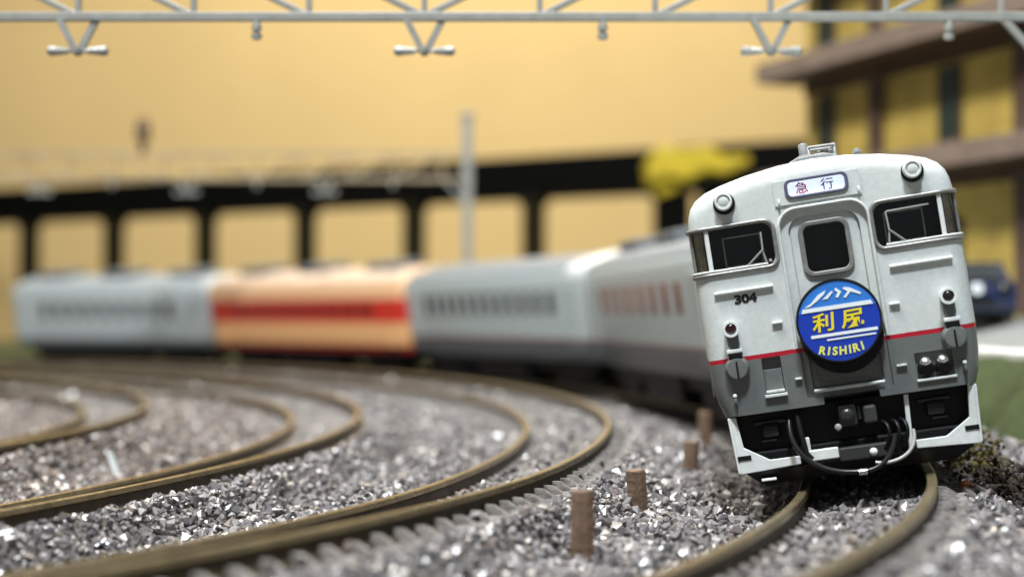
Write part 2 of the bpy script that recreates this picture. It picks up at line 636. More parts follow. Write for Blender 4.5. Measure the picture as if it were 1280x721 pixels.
LAB = ['outermost curved brown track that the grey railcar stands on', 'curved brown track with toothed sleeper ends, nearest beside the train track',
       'third curved track from the train, thin brown rails in grey gravel', 'innermost curved track at the left edge of the gravel']
for i, t in enumerate(TRACKS):
    root = empty('railway_track', polar(t['R'], 0, t['z'] - 0.3))
    tag(root, LAB[i], 'track', 'concentric curved tracks')
    inv = Matrix.Translation(-root.location)
    parts = [rail_mesh('rail', t, s_, root) for s_ in (-1, 1)]
    pitch = 0.23 / t['R'] * 180 / PI
    th = -34.0 if i < 2 else -30.0
    lim = 8 if i < 2 else (2 if i == 2 else 4)
    far = MB()
    while th < 100:
        if th < lim:
            parts.append(sleeper_mb(t, th, 0).build('sleeper', M_sleeper, root))
        else:
            q = sleeper_mb(t, th, 0)
            far.add(q.v, q.f)
        th += pitch
    f = far.build('sleeper_run', M_sleeper, root)
    f['kind'] = 'stuff'
    parts.append(f)
    for p in parts:
        p.data.transform(inv)


# ---------------------------------------------------------------- gravel: real stones, nobody could count them
def make_gravel():
    shapes = []
    for q in range(14):
        bm = bmesh.new()
        for _ in range(9):
            v = Vector((random.gauss(0, 1), random.gauss(0, 1), random.gauss(0, 1))).normalized()
            bm.verts.new((v.x * random.uniform(0.7, 1.1), v.y * random.uniform(0.6, 1.0), v.z * random.uniform(0.5, 0.9)))
        bmesh.ops.convex_hull(bm, input=bm.verts)
        for v in [v for v in bm.verts if not v.link_faces]:
            bm.verts.remove(v)
        bm.verts.index_update()
        V = np.array([v.co[:] for v in bm.verts])
        F = np.array([[v.index for v in f.verts] for f in bm.faces if len(f.verts) == 3])
        shapes.append((V, F))
        bm.free()
    pts = []

    def scatter(y0, y1, sp, size, lift, keep=1.0):
        ys = np.arange(y0, y1, sp)
        for y in ys:
            hw = 0.364 * y + 2.6
            xs = np.arange(-hw, hw, sp)
            xs = xs + rng.uniform(-0.5, 0.5, len(xs)) * sp
            yy = y + rng.uniform(-0.5, 0.5, len(xs)) * sp
            m_ = rng.random(len(xs)) < keep
            xs, yy = xs[m_], yy[m_]
            sz = size * np.clip(rng.lognormal(0, 0.34, len(xs)), 0.5, 1.75)
            pts.append(np.stack([xs, yy, sz, np.full(len(xs), lift)], 1))

    scatter(4.8, 15, 0.048, 0.033, 0.005)
    scatter(4.8, 15, 0.080, 0.040, 0.028, 0.75)
    scatter(15, 24, 0.072, 0.045, 0.01)
    scatter(24, 43, 0.12, 0.065, 0.02)
    P = np.concatenate(pts)
    dx, dy = P[:, 0] - CX, P[:, 1] - CY
    r = np.hypot(dx, dy)
    th = np.degrees(np.arctan2(dy, dx))
    ok = (r < 27.6) & (r > 12.2)
    small = np.ones(len(P))
    over = np.zeros(len(P))
    for t in TRACKS:
        d = r - track_r(t, th)
        for s_ in (-1, 1):
            ok &= np.abs(d - s_ * 0.46) > 0.075
        inside = np.abs(d) < 0.60
        # fewer, smaller stones between the sleepers
        ok &= ~(inside & (rng.random(len(P)) < 0.05))
        small[inside] = 0.95
        # no stone lies buried in a sleeper: those over a sleeper stay only now and then
        pitch = 0.23 / t['R'] * 180 / PI
        t0 = -34.0 if t['d'] else -30.0
        ph = np.abs(((th - t0 + pitch / 2) % pitch) - pitch / 2) * PI / 180 * t['R']
        over[inside & (ph < 0.055)] = 1.0 if t['d'] else 0.3
        ok &= ~(inside & (ph < 0.055) & (rng.random(len(P)) < (0.40 if t['R'] > 25 else 0.68)))
    P, small = P[ok], small[ok]
    over = over[ok]
    Z = ground_z(P[:, 0], P[:, 1]) + over * 0.14 + P[:, 3] + rng.uniform(-0.012, 0.022, len(P))
    N = len(P)
    kind = rng.integers(0, len(shapes), N)
    tone = np.clip(rng.beta(1.45, 1.35, N), 0, 1)
    tone = np.where((tone > 0.86) & (P[:, 2] > 0.042), tone * 0.85, tone)
    allv, allf, allt, allr = [], [], [], []
    rr_ = np.hypot(P[:, 0] - CX, P[:, 1] - CY)
    rust = np.clip(sstep(19.4, 18.2, rr_) * rng.uniform(0.0, 0.8, N) + (rng.random(N) < 0.05) * 0.6, 0, 1)
    off = 0
    for k, (V, F) in enumerate(shapes):
        ix = np.where(kind == k)[0]
        n_ = len(ix)
        # random rotations
        q = rng.normal(size=(n_, 4))
        q /= np.linalg.norm(q, axis=1, keepdims=True)
        w, x, y, z = q.T
        M = np.stack([1 - 2 * (y * y + z * z), 2 * (x * y - z * w), 2 * (x * z + y * w), 2 * (x * y + z * w), 1 - 2 * (x * x + z * z), 2 * (y * z - x * w),
                      2 * (x * z - y * w), 2 * (y * z + x * w), 1 - 2 * (x * x + y * y)], 1).reshape(n_, 3, 3)
        vv = np.einsum('nij,vj->nvi', M, V) * (P[ix, 2] * small[ix])[:, None, None]
        vv += np.stack([P[ix, 0], P[ix, 1], Z[ix]], 1)[:, None, :]
        ff = F[None] + (np.arange(n_) * len(V))[:, None, None] + off
        allv.append(vv.reshape(-1, 3))
        allf.append(ff.reshape(-1, 3))
        allt.append(np.repeat(tone[ix], len(V)))
        allr.append(np.repeat(rust[ix], len(V)))
        off += n_ * len(V)
    v = np.concatenate(allv).astype(np.float32)
    f = np.concatenate(allf).astype(np.int32)
    tn = np.concatenate(allt).astype(np.float32)
    me = bpy.data.meshes.new('gravel')
    me.vertices.add(len(v))
    me.vertices.foreach_set('co', v.ravel())
    me.loops.add(len(f) * 3)
    me.loops.foreach_set('vertex_index', f.ravel())
    me.polygons.add(len(f))
    me.polygons.foreach_set('loop_start', np.arange(0, len(f) * 3, 3, dtype=np.int32))
    me.update(calc_edges=True)
    me.shade_flat()
    a = me.attributes.new('tone', 'FLOAT', 'POINT')
    a.data.foreach_set('value', tn)
    ru = me.attributes.new('rust', 'FLOAT', 'POINT')
    ru.data.foreach_set('value', np.concatenate(allr).astype(np.float32))
    print('gravel stones', N, 'tris', len(f))
    o = link('gravel', me, M_stone)
    tag(o, 'loose grey and white gravel lying between the tracks', 'gravel', kind='stuff')


make_gravel()

# ---------------------------------------------------------------- railcars
HALF = [(0.915, 0.585), (0.948, 0.68), (0.970, 0.82), (0.980, 1.0), (0.982, 1.4), (0.980, 1.8), (0.974, 2.02), (0.962, 2.10), (0.938, 2.165),
        (0.893, 2.22), (0.815, 2.268), (0.70, 2.305), (0.5, 2.350), (0.25, 2.385), (0.0, 2.397)]


def outline(inset=0.0, half=HALF):
    pts = [(x, z) for x, z in half] + [(-x, z) for x, z in reversed(half[:-1])]
    if not inset:
        return pts
    n = len(pts)
    out = []
    for i, (x, z) in enumerate(pts):
        a = pts[max(i - 1, 0)]
        c = pts[min(i + 1, n - 1)]
        tx, tz = c[0] - a[0], c[1] - a[1]
        l = math.hypot(tx, tz)
        nx, nz = -tz / l, tx / l
        zz = z + nz * inset
        if i in (0, n - 1):
            zz = z
        out.append((x + nx * inset, zz))
    return out


def body_shell(L, fr=0.13, rr=0.13, half=HALF):
    rings = []
    for a in np.linspace(0, PI / 2, 8):
        rings.append((fr * (1 - math.cos(a)), fr * (1 - math.sin(a))))
    rear = []
    for a in np.linspace(0, PI / 2, 8):
        rear.append((L - rr * (1 - math.cos(a)), rr * (1 - math.sin(a))))
    rings += list(reversed(rear))
    mb = MB()
    vs, fs = [], []
    n = 2 * len(half) - 1
    for y, d in rings:
        vs += [(x, y, z) for x, z in outline(d, half)]
    for k in range(len(rings) - 1):
        for i in range(n):
            j = (i + 1) % n
            fs.append((k * n + i, k * n + j, (k + 1) * n + j, (k + 1) * n + i))
    fs.append(tuple(range(n)))
    fs.append(tuple((len(rings) - 1) * n + i for i in range(n - 1, -1, -1)))
    mb.add(vs, fs)
    return mb


def cut(o, cutter, mt):
    c = cutter.build('cutter', mt, o.parent)
    md = o.modifiers.new('cut', 'BOOLEAN')
    md.object = c
    md.operation = 'DIFFERENCE'
    md.solver = 'EXACT'
    md.material_mode = 'TRANSFER'
    bpy.context.view_layer.update()
    me = bpy.data.meshes.new_from_object(o.evaluated_get(bpy.context.evaluated_depsgraph_get()))
    o.modifiers.clear()
    old = o.data
    o.data = me
    bpy.data.meshes.remove(old)
    cm = c.data
    bpy.data.objects.remove(c)
    bpy.data.meshes.remove(cm)


def wrap(s, off=0.0, fl=0.852, fr=0.13):
    """point at arc length s from the middle of the face, round the corner to the side; off = outward"""
    sg = 1 if s >= 0 else -1
    q = abs(s)
    if q <= fl:
        return sg * q, -off
    a = (q - fl) / fr
    if a <= PI / 2:
        return sg * (fl + (fr + off) * math.sin(a)), fr - (fr + off) * math.cos(a)
    return sg * (fl + fr + off), fr + (q - fl - fr * PI / 2)


def running_gear(root, L, y_list, wheel=True):
    for y in y_list:
        m_ = MB()
        m_.box(-0.62, 0.62, y - 0.75, y + 0.75, 0.16, 0.42)
        m_.box(-0.70, -0.60, y - 0.62, y + 0.62, 0.12, 0.36)
        m_.box(0.60, 0.70, y - 0.62, y + 0.62, 0.12, 0.36)
        bg_ = m_.build('bogie', M_black, root, bevel=0.02)
        for dy in (-0.45, 0.45):
            w_ = MB()
            for sx in (-1, 1):
                w_.lathe((sx * 0.43, y + dy, 0.20), (sx, 0, 0), [(-0.03, 0.235), (0.0, 0.235), (0.0, 0.195), (0.07, 0.19)], 20)
            w_.cyl((-0.43, y + dy, 0.20), (0.43, y + dy, 0.20), 0.04, 8)
            w_.build('wheelset', M_blackg, bg_, smooth=40)


def side_windows(root, L, ys, z0, z1, w, mt, name='window'):
    for sx in (-1, 1):
        for y in ys:
            me = MB()
            x = sx * 0.975
            poly = rrect(y - w / 2, y + w / 2, z0, z1, 0.04, 3)
            n = len(poly)
            vs = [(x + sx * 0.014, a, c) for a, c in poly] + [(x - sx * 0.02, a, c) for a, c in poly]
            fs = [tuple(range(n)), tuple(range(2 * n - 1, n - 1, -1))] + [(i, i + n, (i + 1) % n + n, (i + 1) % n) for i in range(n)]
            me.add(vs, fs)
            me.build(name, mt, root)


def far_car(name, label, th0, th1, paint, roofm, wmat, nwin, wz=(1.42, 1.84), ww=0.26, vents=2, gap=0.07, skirt=M_black, endm=None):
    rt = TRACKS[0]['R']
    a, c = polar(rt, th0), polar(rt, th1)
    d = (c - a)
    L = d.length - gap
    yaw = math.atan2(d.y, d.x) - PI / 2
    midr = polar(rt, (th0 + th1) / 2)
    # bogies stay on the rails: push the chord outwards by half its rise
    rise = rt - ((a + c) / 2 - Vector((CX, CY, 0))).length
    outw = (midr - Vector((CX, CY, 0))).normalized()
    o = a + d.normalized() * gap / 2 + outw * rise * 0.5
    root = empty(name, (o.x, o.y, 0.0), (0, -CANT, yaw))
    body_shell(L, 0.16, 0.16).build('body', paint, root, smooth=35)
    # roof skin a little proud of the body
    rh = [(x * 1.004, z + 0.012) for x, z in HALF if z >= 2.16]
    m_ = MB()
    pts = rh + [(-x, z) for x, z in reversed(rh[:-1])]
    n = len(pts)
    vs = []
    for y, s_ in ((0.12, 0.96), (0.25, 1.0), (L - 0.25, 1.0), (L - 0.12, 0.96)):
        vs += [(x * s_, y, 2.16 + (z - 2.16) * s_) for x, z in pts]
    fs = [(k * n + i, k * n + i + 1, (k + 1) * n + i + 1, (k + 1) * n + i) for k in range(3) for i in range(n - 1)]
    m_.add(vs, fs)
    rf = m_.build('roof', roofm, root, smooth=40)
    for k in range(vents):
        y = L * (k + 0.5) / vents + random.uniform(-0.1, 0.1)
        MB().box(-0.42, 0.42, y - 0.55, y + 0.55, 2.36, 2.55).build('roof_unit', M_unit, rf, bevel=0.06)
    if endm:
        cr_ = MB()
        vs = []
        for y, s_ in ((-0.012, 0.90), (0.05, 0.975), (0.2, 1.008), (0.62, 1.008)):
            vs += [(x * s_, y, 2.0 + (z + 0.02 - 2.0) * s_) for x, z in [(0.974, 2.02), (0.962, 2.10)] + rh + [(-a, c) for a, c in reversed(rh[:-1])] + [(-0.962, 2.10), (-0.974, 2.02)]]
        n = len(vs) // 4
        cr_.add(vs, [(k * n + i, k * n + i + 1, (k + 1) * n + i + 1, (k + 1) * n + i) for k in range(3) for i in range(n - 1)])
        cr_.build('cab_roof_highlight', endm, root, smooth=40)  # white cap paints the highlight on the rounded roof end
    y0, y1 = 1.0, L - 1.0
    side_windows(root, L, [y0 + (y1 - y0) * (k + 0.5) / nwin for k in range(nwin)], wz[0], wz[1], ww, wmat)
    for y in (0.52, L - 0.52):
        for sx in (-1, 1):
            MB().box(min(sx * 0.96, sx * 0.995), max(sx * 0.96, sx * 0.995), y - 0.2, y + 0.2, 0.72, 1.95).build('door', paint, root, bevel=0.02)
    m_ = MB()
    m_.box(-0.72, 0.72, 0.35, L - 0.35, 0.34, 0.60)
    m_.box(-0.78, 0.78, L * 0.36, L * 0.64, 0.16, 0.56)
    m_.build('underframe', skirt, root, bevel=0.03)
    for y in (0.0, L):
        q = MB()
        yy = -0.14 if y == 0 else L - 0.1
        q.box(-0.07, 0.07, yy, yy + 0.24, 0.34, 0.50)
        q.build('coupler', M_black, root, bevel=0.02)
        q = MB()
        poly = rrect(-0.30, 0.30, 0.70, 1.98, 0.08, 3)
        q.plate(poly, (-0.03 if y == 0 else L - 0.02), (0.02 if y == 0 else L + 0.03))
        q.build('gangway', M_dgrey, root)
    running_gear(root, L, (1.25, L - 1.25))
    tag(root, label, 'train car', 'short train cars round the curve')
    return root


far_car('train_car', 'light grey train car with reddish windows, partly hidden right behind the front railcar', 0.4, 17.0, M_far, M_roofgrey, M_windowred, 8, vents=3)
far_car('train_car', 'grey train car with dark lower band, coupled right of the red-striped car', 17.7, 36.1, M_far, M_roofgrey, M_window, 12, vents=0, endm=mat('cab_roof_highlight_white', (0.62, 0.66, 0.68), 0.22, coat=0.5))
far_car('train_car', 'cream and orange train car with a red window band', 36.8, 54.4, M_orange, mat('cream_roof', (0.62, 0.47, 0.36), 0.5, var=0.25, scale=3), M_windowband, 9,
        wz=(1.38, 1.70), ww=0.5, vents=3)
far_car('train_car', 'plain light grey train car, last of the train at far left', 55.0, 71.0, M_farplain, mat('pale_slate_roof', (0.28, 0.31, 0.33), 0.55, var=0.25, scale=5), M_window, 9, wz=(1.36, 1.78), ww=0.27, vents=3)

# ---- the front railcar
FR = empty('railcar', (2.567, 10.30, 0.03), (0, -CANT, R(-9.0)))
tag(FR, 'light grey diesel railcar numbered 304 with round blue headmark, leaning on the curve', 'railcar', 'short train cars round the curve')
L1 = 6.4
body = body_shell(L1).build('body', M_body, FR)
# recesses in the paint
rec = MB()
rec.plate(rrect(-0.305, 0.325, 0.645, 2.030, 0.02, 6, radii=(0.02, 0.02, 0.14, 0.14)), -0.2, 0.022)
rec.plate(rrect(-0.592, -0.452, 0.70, 0.985, 0.008, 2), -0.2, 0.05)
rec.plate(rrect(0.497, 0.765, 0.665, 0.860, 0.008, 2), -0.2, 0.035)
rec.plate([(-0.205, 0.3), (0.235, 0.3), (0.215, 0.640), (-0.185, 0.640)], -0.2, 0.3)
cut(body, rec, M_body)
rec2 = MB()
rec2.plate(rrect(-0.250, 0.268, 0.700, 1.975, 0.02, 6, radii=(0.03, 0.03, 0.11, 0.11)), -0.2, 0.050)
cut(body, rec2, M_body)
win = MB()
for s_ in (-1, 1):
    xs = sorted((s_ * 0.832, s_ * 0.372))
    rad = (0.01, 0.06, 0.07, 0.01) if s_ < 0 else (0.06, 0.01, 0.01, 0.07)
    win.plate(rrect(xs[0], xs[1], 1.660, 1.975, 0.05, 5, radii=rad), -0.2, 0.16)
    xs = sorted((s_ * 0.866, s_ * 1.2))
    win.box(xs[0], xs[1], -0.2, 0.30, 1.660, 1.975)
win.plate(rrect(-0.148, 0.158, 1.553, 1.900, 0.055, 5), -0.2, 0.14)
win.plate(rrect(-0.212, 0.212, 2.128, 2.240, 0.03, 4), -0.2, 0.03)
cut(body, win, M_inside)
body.data.shade_smooth()
body.data.set_sharp_from_angle(angle=R(28))

# windscreens: pane, frame, corner glass, pillar, wiper
for s_ in (-1, 1):
    xs = sorted((s_ * 0.836, s_ * 0.368))
    rad = (0.01, 0.06, 0.07, 0.01) if s_ < 0 else (0.06, 0.01, 0.01, 0.07)
    ws = MB().plate(rrect(xs[0], xs[1], 1.656, 1.979, 0.05, 5, radii=rad), 0.020, 0.024).build('windscreen', M_glass, FR)
    path = []
    top, bot = 1.992, 1.646
    for q in np.linspace(1.18, 0.45, 26):
        x, y = wrap(q, 0.004)
        path.append((s_ * x, y, top))
    for a in np.linspace(0, PI / 2, 7)[1:]:
        path.append((s_ * (0.43 - 0.075 * math.sin(a)), -0.004, top - 0.075 + 0.075 * math.cos(a)))
    for a in np.linspace(0, PI / 2, 7):
        path.append((s_ * (0.42 - 0.065 * math.cos(a)), -0.004, bot + 0.065 - 0.065 * math.sin(a)))
    for q in np.linspace(0.45, 1.18, 26):
        x, y = wrap(q, 0.004)
        path.append((s_ * x, y, bot))
    MB().tube(path, 0.0165, 8).build('frame', M_frame, ws, smooth=60)
    # bright sill under the pane
    sill = []
    for q in np.linspace(0.43, 1.17, 24):
        x, y = wrap(q, 0.010)
        sill.append((s_ * x, y, 1.671))
    MB().tube(sill, 0.009, 6).build('sill', M_white, ws, smooth=60)
    MB().box(*sorted((s_ * 0.834, s_ * 0.862)), -0.004, 0.05, 1.655, 1.985).build('pillar', M_white, ws, bevel=0.004)
    # curved corner glass
    cg = MB()
    vs, fs = [], []
    qs = np.linspace(0.866, 1.16, 12)
    for q in qs:
        x, y = wrap(q, -0.012)
        vs += [(s_ * x, y, 1.655), (s_ * x, y, 1.982)]
    fs = [(2 * i, 2 * i + 2, 2 * i + 3, 2 * i + 1) for i in range(len(qs) - 1)]
    cg.add(vs, fs)
    cg.build('corner_pane', M_cglass, ws, smooth=60)
    x, y = wrap(1.005, -0.006)
    MB().cyl((s_ * x, y, 1.655), (s_ * x, y, 1.982), 0.013, 8).build('corner_post', M_frame, ws, smooth=60)
    cv = []
    for i_, q in enumerate(np.linspace(0.872, 1.18, 26)):
        x, y = wrap(q, -0.040 - 0.014 * (i_ % 4 < 2))
        cv += [(s_ * x, y, 1.662), (s_ * x, y, 1.974)]
    MB().add(cv, [(2 * i_, 2 * i_ + 2, 2 * i_ + 3, 2 * i_ + 1) for i_ in range(25)]).build('cab_curtain', M_inner, ws)
    # cab inner bulkhead window seen dimly through the glass
    bx = sorted((s_ * 0.74, s_ * 0.45))
    MB().ring(rrect(bx[0], bx[1], 1.685, 1.915, 0.01, 2), rrect(bx[0] + 0.012, bx[1] - 0.012, 1.697, 1.903, 0.008, 2), 0.135, 0.150).build('cab_bulkhead_frame', M_inner, ws)
    wp = MB()
    if s_ < 0:
        wp.tube([(-0.451, -0.008, 1.910), (-0.456, -0.010, 1.763), (-0.440, -0.008, 1.682)], 0.0085, 6)
        wp.tube([(-0.597, -0.006, 1.660), (-0.456, -0.018, 1.775)], 0.008, 6)
        wp.lathe((-0.41, -0.003, 1.69), (0, -1, 0), [(0, 0.014), (0.014, 0.010)], 8)
    else:
        wp.tube([(0.458, -0.008, 1.912), (0.466, -0.010, 1.775), (0.453, -0.008, 1.685)], 0.0085, 6)
        wp.tube([(0.581, -0.006, 1.668), (0.462, -0.018, 1.778)], 0.008, 6)
        wp.tube([(0.462, -0.004, 1.912), (0.769, -0.004, 1.918)], 0.007, 6)
    wp.build('wiper', M_wiper, ws, smooth=60)

# front door: panel pane, frame, groove beads, foot ledge
door = MB().plate(rrect(-0.236, 0.254, 0.712, 1.962, 0.02, 5, radii=(0.03, 0.03, 0.10, 0.10)), 0.042, 0.056).build('front_door', M_body, FR, bevel=0.006)
cutd = MB()
cutd.plate(rrect(-0.150, 0.160, 1.551, 1.902, 0.055, 5), -0.2, 0.2)
door.modifiers.clear()
cut(door, cutd, M_inside)
pane = MB().plate(rrect(-0.15, 0.16, 1.551, 1.902, 0.055, 5), 0.038, 0.041).build('door_window', M_glass, door)
MB().ring(rrect(-0.182, 0.192, 1.520, 1.934, 0.080, 6), rrect(-0.146, 0.156, 1.556, 1.898, 0.052, 6), 0.020, 0.052).build('frame', M_frame, pane, bevel=0.008)
MB().plate(rrect(-0.205, 0.225, 0.745, 0.93, 0.05, 5), 0.030, 0.05).build('kick_panel', M_dgrey, door, bevel=0.008)
arch = []
for z in np.linspace(1.02, 1.86, 10):
    arch.append((-0.318, -0.004, z))
for a in np.linspace(0, PI / 2, 9):
    arch.append((-0.178 - 0.140 * math.cos(a), -0.006, 1.90 + 0.142 * math.sin(a)))
for a in np.linspace(0, PI / 2, 9):
    arch.append((0.198 + 0.140 * math.sin(a), -0.006, 1.90 + 0.142 * math.cos(a)))
for z in np.linspace(1.86, 1.02, 10):
    arch.append((0.338, -0.004, z))
MB().tube(arch, 0.013, 8).build('door_surround', M_light, FR, smooth=60)
MB().tube([(-0.245, -0.010, 0.690), (0.262, -0.010, 0.690)], 0.014, 8).build('door_ledge', M_light, FR, smooth=60)

# brow panel with the lit destination sign
brow = MB().plate([(-0.315, 2.075), (0.315, 2.075), (0.315, 2.255), (-0.315, 2.255)], -0.012, 0.012)
brow = brow.build('brow_panel', M_light, FR, bevel=0.006)
cb = MB()
cb.plate(rrect(-0.212, 0.212, 2.128, 2.240, 0.03, 4), -0.2, 0.2)
brow.modifiers.clear()
cut(brow, cb, M_black)
sg = MB().plate(rrect(-0.214, 0.214, 2.126, 2.242, 0.03, 4), 0.012, 0.02).build('destination_sign', M_lit, FR)
MB().ring(rrect(-0.232, 0.232, 2.110, 2.258, 0.05, 6), rrect(-0.208, 0.208, 2.132, 2.236, 0.03, 6), -0.026, 0.012).build('frame', mat('sign_frame_dark', (0.10, 0.10, 0.16), 0.35), sg, bevel=0.006)
for ch, x, mt in (('急', -0.105, M_signred), ('行', 0.082, M_signpur)):
    tm = text_mesh(ch, 0.11, 0.0012, 0.002)
    v_, f_ = place_text(tm, x, 0.009, 2.186, 0, 0.9, 0.82)
    MB().add(v_, f_).build('lettering', mt, sg)
for x, z in ((-0.285, 2.10), (0.296, 2.105)):
    q = MB()
    q.tube([(x, -0.012, z + 0.02), (x, -0.035, z + 0.016), (x, -0.035, z - 0.03), (x, -0.012, z - 0.034)], 0.006, 6)
    q.build('marker_hook', M_white, FR, smooth=60)

# headlights
for x, z in ((-0.686, 2.172), (0.690, 2.186)):
    h = MB().lathe((x + 0.004, 0.01, z - 0.013), (0, -1, 0), [(0, 0.082), (0.024, 0.081), (0.03, 0.076), (0.034, 0.05)], 28).build('headlight', M_black, FR, smooth=40)  # black base ring; its downward offset stands in for the lamp's shadow
    MB().lathe((x, 0.0, z), (0, -1, 0), [(0, 0.068), (0.062, 0.066), (0.072, 0.060), (0.072, 0.050), (0.06, 0.048)], 28).build('rim', M_white, h, smooth=40)
    MB().lathe((x, -0.050, z), (0, -1, 0), [(0, 0.050), (0.008, 0.047), (0.016, 0.036), (0.02, 0.018), (0.021, 0.004)], 24).build('lens', M_lens, h, smooth=60)

# tail lamps
for x, z, lm in ((-0.776, 1.232, M_redlens), (0.789, 1.238, M_blackg)):
    h = MB().lathe((x, 0.005, z), (0, -1, 0), [(0, 0.050), (0.085, 0.052), (0.10, 0.062), (0.112, 0.060), (0.112, 0.042), (0.09, 0.040)], 26).build('tail_lamp', M_white, FR, smooth=40)
    MB().lathe((x, -0.088, z), (0, -1, 0), [(0, 0.041), (0.012, 0.036), (0.020, 0.020), (0.022, 0.003)], 20).build('lens', lm, h, smooth=60)
    MB().plate([(x - 0.046, z - 0.02), (x + 0.046, z - 0.02), (x + 0.050, z - 0.125), (x + 0.03, z - 0.15), (x - 0.022, z - 0.15), (x - 0.040, z - 0.125)], -0.035, 0.01).build('shadow_stem', M_dgrey, h, bevel=0.012)  # dark grey piece shaped to stand for the tail lamp's cast shadow
    # jumper socket with its bracket
    x2 = x + (0.002 if x < 0 else 0.006)
    j = MB().lathe((x2, 0.005, 0.938), (0, -1, 0), [(0, 0.092), (0.055, 0.088), (0.075, 0.072), (0.078, 0.004)], 26).build('jumper_socket', M_dgrey, FR, smooth=35)
    MB().box(x2 - 0.006, x2 + 0.006, -0.085, -0.02, 0.86, 0.99).build('seam', M_black, j)
    MB().box(x2 - 0.058, x2 + 0.058, -0.075, 0.0, 1.052, 1.082).build('bracket', M_white, j, bevel=0.006)
    MB().box(x2 - 0.048, x2 + 0.048, -0.070, 0.0, 1.012, 1.050).build('clip', M_black, j, bevel=0.006)

# handrails and small handles
for x0, x1, z in ((-0.857, -0.424, 1.503), (0.426, 0.872, 1.509)):
    MB().tube([(x0, -0.014, z), (x1, -0.014, z)], 0.0135, 8).build('handrail', M_white, FR, smooth=60)
for x, z, w in ((-0.435, 1.228, 0.075), (0.418, 1.238, 0.075), (0.398, 0.789, 0.075), (-0.345, 0.798, 0.05)):
    MB().box(x - w / 2, x + w / 2, -0.026, 0.004, z - 0.008, z + 0.008).build('handle', M_white if z > 1 else M_light, FR, bevel=0.004)
for x, z in ((-0.822, 0.735), (0.837, 0.742)):
    q = MB()
    q.tube([(x, 0.02, z), (x, -0.03, z), (x, -0.03, z - 0.075), (x, 0.02, z - 0.075)], 0.011, 6)
    q.build('hook', M_dgrey, FR, smooth=60)
    MB().lathe((x, -0.03, z + 0.003), (0, -1, 0), [(0, 0.016), (0.012, 0.008)], 10).build('rivet', M_white, FR)

# step box and double plug box in the grey apron
q = MB()
q.box(-0.605, -0.440, -0.030, 0.03, 0.690, 0.712)
q.box(-0.590, -0.455, -0.012, 0.03, 0.722, 0.742)
q.build('step', M_light, FR, bevel=0.004)
MB().box(-0.59, -0.454, 0.022, 0.048, 0.745, 0.895).build('step_back', M_dgrey, FR, bevel=0.004)
pb = MB().box(0.490, 0.772, -0.020, 0.02, 0.650, 0.668).build('plug_shelf', M_light, FR, bevel=0.004)
for x in (0.568, 0.692):
    p = MB().lathe((x, 0.03, 0.745), (0, -1, -0.25), [(0, 0.060), (0.05, 0.060), (0.065, 0.045), (0.067, 0.004)], 20).build('plug', M_black, pb, smooth=40)
    MB().lathe((x, -0.004, 0.782), (0, -0.75, 0.65), [(0, 0.044), (0.022, 0.038), (0.034, 0.018), (0.036, 0.003)], 16).build('cap', M_metal, p, smooth=60)

# number
tm = text_mesh('304', 0.105, 0.0055, 0.003)
v_, f_ = place_text(tm, -0.634, -0.002, 1.440, 0, 1.05, 0.82)
MB().add(v_, f_).build('number_lettering', M_num, FR)

# ---- headmark
HZ = 1.178
HY = -0.135
hm = MB().lathe((0.0, HY + 0.055, HZ), (0, -1, 0), [(0, 0.290), (0.0, 0.304), (0.045, 0.308), (0.058, 0.302), (0.058, 0.292), (0.052, 0.290)], 56).build('headmark', M_black, FR, smooth=35)
MB().lathe((0.014, 0.045, HZ - 0.085), (0, -1, 0), [(0, 0.302), (0.10, 0.302), (0.118, 0.290)], 48).build('shadow_drum', M_black, hm, smooth=35)  # black backing set low to stand for the headmark's shadow


def disc_seg(z0, z1, r, y, mtl, name, n=40, x0=-9, x1=9):
    """the part of the disc between two heights"""
    up, lo = [], []
    zs = np.linspace(z0, z1, n)
    right = [(min(x1, math.sqrt(max(0, r * r - z * z))), z) for z in zs]
    left = [(max(x0, -math.sqrt(max(0, r * r - z * z))), z) for z in zs[::-1]]
    poly = [(x, z + HZ) for x, z in right + left]
    return MB().plate(poly, y, y + 0.003).build(name, mtl, hm)


rF = 0.291
YF = HY + 0.002
disc_seg(-rF, 0.085, rF, YF, M_navy, 'blue_field')
disc_seg(0.085, rF, rF, YF, M_sky, 'sky_field')
disc_seg(0.086, 0.116, 0.270, YF - 0.004, M_hwhite, 'white_band')
disc_seg(-0.104, -0.082, 0.300, YF - 0.004, M_hwhite, 'white_band', x0=-0.215, x1=0.262)
disc_seg(-0.134, -0.122, 0.300, YF - 0.004, M_hwhite, 'white_band', x0=-0.105, x1=0.245)
for k, poly in enumerate(([(-0.232, 0.125), (-0.180, 0.150), (-0.120, 0.205), (-0.060, 0.232), (-0.075, 0.205), (-0.128, 0.165), (-0.190, 0.128)],
                          [(-0.095, 0.165), (-0.055, 0.168), (-0.010, 0.212), (-0.022, 0.220)],
                          [(0.000, 0.170), (0.020, 0.166), (0.048, 0.205), (0.010, 0.240), (0.002, 0.222), (0.022, 0.204)],
                          [(0.055, 0.160), (0.075, 0.158), (0.112, 0.196), (0.180, 0.165), (0.186, 0.178), (0.110, 0.226), (0.070, 0.236), (0.060, 0.224), (0.092, 0.200)])):
    MB().plate([(x, z + HZ) for x, z in poly], YF - 0.004, YF - 0.001).build('snow_streak', M_hwhite, hm)
for ch, x in (('利', -0.112), ('尻', 0.092)):
    tm = text_mesh(ch, 0.165, 0.0032, 0.003, 0.12)
    v_, f_ = place_text(tm, x, YF - 0.004, HZ + 0.003, R(2), 1.0, 0.86)
    MB().add(v_, f_).build('lettering', M_hyellow, hm)
